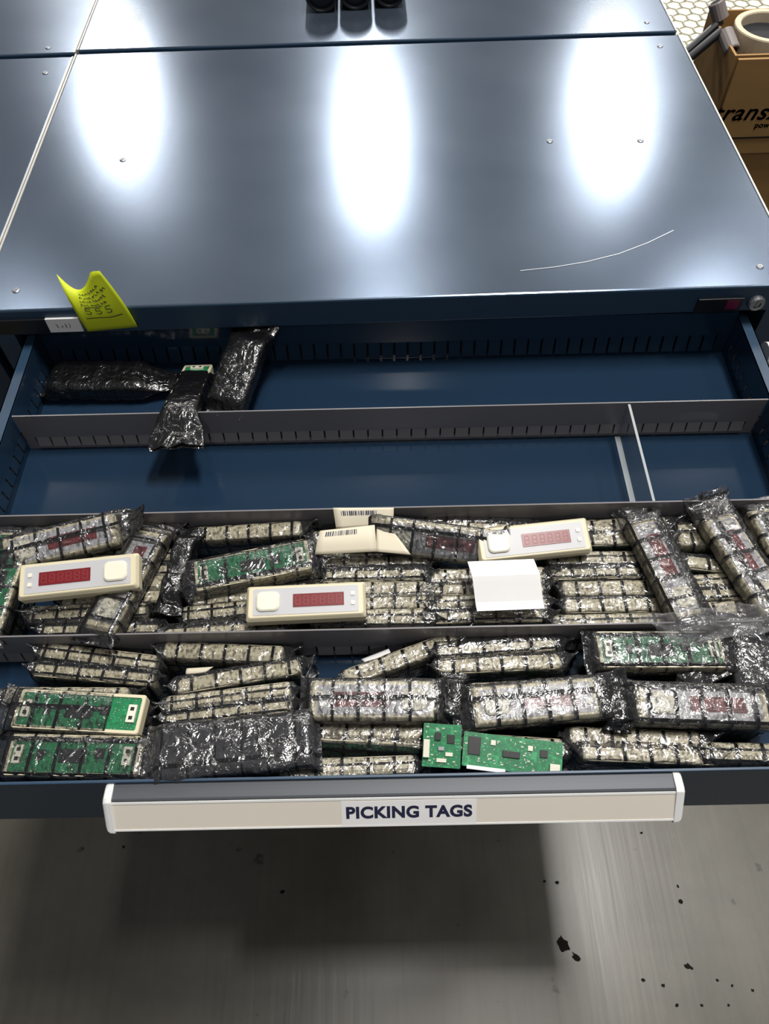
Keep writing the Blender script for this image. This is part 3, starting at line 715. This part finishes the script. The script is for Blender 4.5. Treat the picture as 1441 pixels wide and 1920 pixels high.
# ---------------------------------------------------------------- paper slips
def sheet(label, name, corners_px, zs, m, bulge=0.0, n=8, group=None, cat='paper'):
    c = [at(px, py, z=z) for (px, py), z in zip(corners_px, zs)]      # tl, tr, br, bl
    o_ = sum(c, Vector()) / 4; vs = []
    for j in range(n + 1):
        for i in range(n + 1):
            u, v = i / n, j / n
            p = (c[0] * (1 - u) + c[1] * u) * (1 - v) + (c[3] * (1 - u) + c[2] * u) * v
            p = p - o_; p.z += bulge(u, v) if callable(bulge) else bulge * math.sin(math.pi * v)
            vs.append(p)
    fs = [(j*(n+1)+i, (j+1)*(n+1)+i, (j+1)*(n+1)+i+1, j*(n+1)+i+1) for j in range(n) for i in range(n)]
    ob = MB().add(vs, fs).build(name, m, None, smooth=(name != 'folded_paper')); ob.location = o_
    so = ob.modifiers.new('thickness', 'SOLIDIFY'); so.thickness = .0002
    tag(ob, label, cat, group)
    def surf(u, v, h=.0004):
        p = (c[0] * (1 - u) + c[1] * u) * (1 - v) + (c[3] * (1 - u) + c[2] * u) * v - o_
        p = p.copy(); p.z += (bulge(u, v) if callable(bulge) else bulge * math.sin(math.pi * v)) + h
        return p
    return ob, surf
def barcode(ob, surf, u0, u1, v0, v1, seed=1):
    rr = random.Random(seed); mb = MB(); u = u0
    while u < u1:
        w_ = rr.choice((.010, .016, .024)); mb.add([surf(u, v1), surf(min(u + w_, u1), v1), surf(min(u + w_, u1), v0), surf(u, v0)], [(0, 1, 2, 3)]); u += w_ + rr.choice((.008, .014, .02))
    mb.build('print', M['ink'], ob)
GP = 'cream paper slips'
zz = ZL + .010
s1, f1 = sheet('cream paper slip with printed code, propped against the rear divider', 'paper_slip', [(624, 952), (738, 952), (737, 984), (630, 992)], [ZT + .008, ZT + .008, zz - .004, zz - .004], M['cpaper'], .001, group=GP)
barcode(s1, f1, .12, .72, .18, .42, 3)
s2, f2 = sheet('cream paper slip with printed code, lying curled in front of the propped one', 'paper_slip', [(600, 995), (702, 984), (706, 1034), (590, 1040)], [zz + .004, zz + .004, zz - .002, zz - .002], M['cpaper'], .003, group=GP)
barcode(s2, f2, .12, .68, .12, .34, 5)
sheet('small blank cream paper corner beside the printed slips', 'paper_slip', [(706, 986), (730, 988), (770, 1040), (704, 1034)], [zz + .002, zz + .002, zz - .003, zz - .003], M['cpaper'], .001, group=GP)
sheet('white paper creased across the middle below the right bare tag', 'folded_paper', [(876, 1053), (1000, 1048), (1021, 1141), (894, 1146)], [zz + .006, zz + .006, zz, zz], M['paper'],
      lambda u, v: .010 * max(0, 1 - abs(v - .42) / .42) ** 1.0, n=12)
sheet('round edged white paper scrap on the bare blue drawer floor', 'paper_scrap', [(676, 1236), (728, 1216), (736, 1238), (690, 1252)], [ZF + .03] * 4, M['paper'], .004)
sheet('small cream paper scrap between slanted bagged tags in front row', 'paper_scrap', [(350, 1253), (400, 1250), (385, 1262), (348, 1264)], [ZE + .016] * 4, M['cpaper'], .001)

# ---------------------------------------------------------------- yellow sticky note on the cabinet lip
NB = [at(165, 622, y=-.0035), at(258, 613, y=-.0035)]            # bottom corners on the lip
NT = [at(106, 514, z=1.030), at(186, 508, z=1.044)]              # lifted top corners
def note(u, v):
    """u across, v from bottom (0) to top (1)"""
    b = NB[0].lerp(NB[1], u); tpt = NT[0].lerp(NT[1], u)
    m1 = at(110 + 105 * u + 22, 572 - 6 * u, y=-.006)            # leaves the lip about the top edge
    m1.y = -.008
    p = b * (1 - v) ** 2 + m1 * 2 * v * (1 - v) + tpt * v * v
    p = p + Vector((0, -.004, -.022)) * (math.sin(math.pi * min(1, u * 1.25)) if u < .8 else 0) * v ** 2 * .9
    return p
n = 14
vs = [note(i / n, j / n) for j in range(n + 1) for i in range(n + 1)]
o0 = (NB[0] + NB[1]) / 2
no_ = MB().add([v - o0 for v in vs], [(j*(n+1)+i, j*(n+1)+i+1, (j+1)*(n+1)+i+1, (j+1)*(n+1)+i) for j in range(n) for i in range(n)]).build('sticky_note', M['yellow'], None, smooth=True)
no_.location = o0; so = no_.modifiers.new('thickness', 'SOLIDIFY'); so.thickness = .00015
tag(no_, 'curled yellow sticky note with handwriting stuck to the cabinet lip', 'sticky note')
def nsurf(u, v):
    e = 1e-3; p = note(u, v); du = note(u + e, v) - p; dv = note(u, v + e) - p
    return p + du.cross(dv).normalized() * .0007 - o0
rr = random.Random(9); rows = []
for v0, ua, ub in ((.84, .30, .74), (.74, .26, .80), (.64, .22, .72), (.55, .20, .66)):
    u = ua
    while u < ub:
        wd = rr.uniform(.03, .06); rows.append([(u, v0 + rr.uniform(-.02, .02)), (u + wd * .4, v0 + rr.uniform(.0, .035)), (u + wd * .6, v0 - rr.uniform(0, .03)), (u + wd, v0 + rr.uniform(-.02, .02))]); u += wd + rr.uniform(.012, .03)
for u in (.20, .40, .60):                                        # 555
    a, b = u, .36
    rows.append([(a + .13, b + .115), (a + .03, b + .115), (a + .015, b + .06), (a + .09, b + .055), (a + .11, b + .02), (a + .06, b - .015), (a, b)])
rows.append([(.14, .26), (.40, .27), (.62, .255), (.86, .285)]); rows.append([(.24, .49), (.40, .50), (.58, .505)])
strokes(rows, nsurf, .0085, no_)

# ---------------------------------------------------------------- black tubes on the rear cabinet
RT = .0255
for i, (px, py) in enumerate(((604, 25), (667, 20), (731, 16))):
    c = at(px, py, z=1.0); ln = .26
    t = thing('black_tube', '%s of the three black tubes lying on the rear cabinet' % ('leftmost', 'middle', 'rightmost')[i], 'tube', (c.x, c.y, 1.0 + RT), 'black tubes on the rear cabinet')
    k = 32
    cir = lambda r, yy: [(r * math.cos(2*math.pi*j/k), yy, r * math.sin(2*math.pi*j/k)) for j in range(k)]
    MB().loft([cir(RT - .004, ln), cir(RT, ln), cir(RT, .001), cir(RT - .0008, 0), cir(RT - .0035, 0), cir(RT - .004, .001), cir(RT - .004, ln)], cap0=False, cap1=False).build('shell', M['black'], t)
    MB().loft([cir(RT - .0042, .05), cir(RT - .0042, .012)], cap1=True).build('plug', M['cap_black'], t)
    MB().loft([cir(.006, .012), cir(.006, .004)]).build('plug_knob', M['grey_fit'], t)

# ---------------------------------------------------------------- cardboard box, roll, rods, fence at the right
bx0, by0, bx1, by1, bz = .546, .55, 1.02, .70, .977
box = thing('cardboard_box', 'open brown cardboard box standing right of the cabinets', 'box', ((bx0 + bx1) / 2, (by0 + by1) / 2, 0.0))
ox, oy = (bx0 + bx1) / 2, (by0 + by1) / 2
def bpart(name, x0, x1, y0, y1, z0, z1, m='cardboard'):
    return MB().box(x0 - ox, x1 - ox, y0 - oy, y1 - oy, z0, z1).build(name, M[m], box)
th = .004
bpart('side_panel', bx0, bx0 + th, by0, by1, 0, bz); bpart('side_panel', bx1 - th, bx1, by0, by1, 0, bz)
bpart('front_panel', bx0 + th, bx1 - th, by0, by0 + th, 0, bz); bpart('back_panel', bx0 + th, bx1 - th, by1 - th, by1, 0, bz + .0)
bpart('bottom_panel', bx0 + th, bx1 - th, by0 + th, by1 - th, 0, th)
fl = bpart('front_flap', bx0 + .004, bx1 - .004, by0 - .009, by0 - .004, bz - .155, bz - .002)
MB().box(bx0 + .006 - ox, bx1 - .006 - ox, by0 - .0105 - oy, by0 - .009 - oy, bz - .128, bz - .126).build('crease', M['stain'], fl)
tm = text_mesh('transz', .040, bold=.0006, shear=.25)
q0 = at(1355, 216, y=by0 - .0095); q1 = at(1441, 208, y=by0 - .0095)
xs = [v.co.x for v in tm.vertices]; xmin = min(xs)
for v in tm.vertices:
    p = v.co; v.co = Vector((q0.x - .014 + (p.x - xmin) * 1.02 - ox, by0 - .0095 - oy, (q0.z + q1.z) / 2 + p.y * .95))
mesh_obj('lettering', tm, M['boxink'], fl)
tm = text_mesh('pow', .013, bold=.0004)
q2 = at(1428, 235, y=by0 - .0095)
for v in tm.vertices:
    p = v.co; v.co = Vector((q2.x + p.x - ox, by0 - .0095 - oy, q2.z + p.y))
mesh_obj('lettering', tm, M['boxink'], fl)
# roll core in the box
c = at(1446, 47, y=.622); zt_ = c.z - .55
t = thing('paper_roll_core', 'thick cream cardboard tube standing in the cardboard box', 'tube', (c.x, c.y, .55))
k = 36; cir = lambda r, z: [(r * math.cos(2*math.pi*j/k), r * math.sin(2*math.pi*j/k), z) for j in range(k)]
MB().loft([cir(.0455, 0), cir(.0560, 0), cir(.0560, zt_ - .002), cir(.0552, zt_), cir(.0465, zt_), cir(.0455, zt_ - .002), cir(.0455, 0)], cap0=False, cap1=False).build('core', M['card_core'], t, smooth=False)
MB().loft([cir(.045, zt_ - .04), cir(.045, zt_ - .016)]).build('core_shade_plug', M['dark'], t)  # added dark filling, stands for the shade in the hollow tube
# rods with couplings leaning between cabinet and box
def rod(label, pA, pB, fA, fB, r=.0066):
    pA, pB, fA, fB = Vector(pA), Vector(pB), Vector(fA), Vector(fB)
    t = thing('coupling_rod', label, 'rod', pA, 'black rods with grey couplings')
    z = Vector((0, 0, 0))
    MB().tube([z, (pB - pA) * .5, pB - pA], r, 14).build('rod', M['black'], t, smooth=False)
    d = (fB - fA).normalized()
    MB().tube([fA - pA, fA - pA + d * .002, fB - pA - d * .002, fB - pA], [r * 1.3, r * 1.9, r * 1.9, r * 1.7], 16).build('coupling', M['grey_fit'], t)
    MB().tube([fB - pA, fB - pA + d * .0006], r * 1.2, 14).build('bore', M['dark'], t)
A1, A2 = at(1301, 101, y=.595), at(1352, 58, y=.615)
low1 = A1 + (A1 - A2).normalized() * .03
rod('black rod with grey coupling, the nearer of the pair by the box', low1, A2, at(1357, 59, y=.617), at(1372, 96, y=.585))
B1, B2 = at(1297, 88, y=.625), at(1350, 40, y=.655)
low2 = B1 + (B1 - B2).normalized() * .03
rod('black rod with upright grey coupling, the farther of the pair by the box', low2, B2, at(1351, 38, y=.656), at(1342, 3, y=.665))

# white wrapped goods under hexagonal netting behind the box
pal = thing('wrapped_goods', 'white wrapped pallet goods under hexagonal netting, behind the cardboard box', 'pallet goods', (1.5, 1.95, 0))
MB().box(-.9, .9, -.85, .85, .12, .50).build('white_block', M['panelwhite'], pal, bevel=.01)
MB().box(-.9, .9, -.85, .85, 0.0, .12).build('pallet', M['cardboard'], pal)
wf = MB(); cw, chh = .040, .026
ny, nx = 38, 40
for j in range(ny):
    for i in range(nx):
        x = -.88 + i * cw + (cw / 2 if j % 2 else 0); y = -.80 + j * chh * 1.5
        if x + cw / 2 > .88 or y + chh > .84: continue
        zq = .503 + .003 * noise.noise(Vector((x * 6, y * 6, 0)))
        a = Vector((x, y, zq)); up = Vector((x, y + chh, zq)); l = Vector((x - cw/2, y - chh/2, zq)); r_ = Vector((x + cw/2, y - chh/2, zq))
        wf.tube([a, up], .0026, 4, False); wf.tube([a, l], .0016, 4, False); wf.tube([a, r_], .0016, 4, False)
wf.build('netting', M['hexwire'], pal)
bpy.context.view_layer.update()
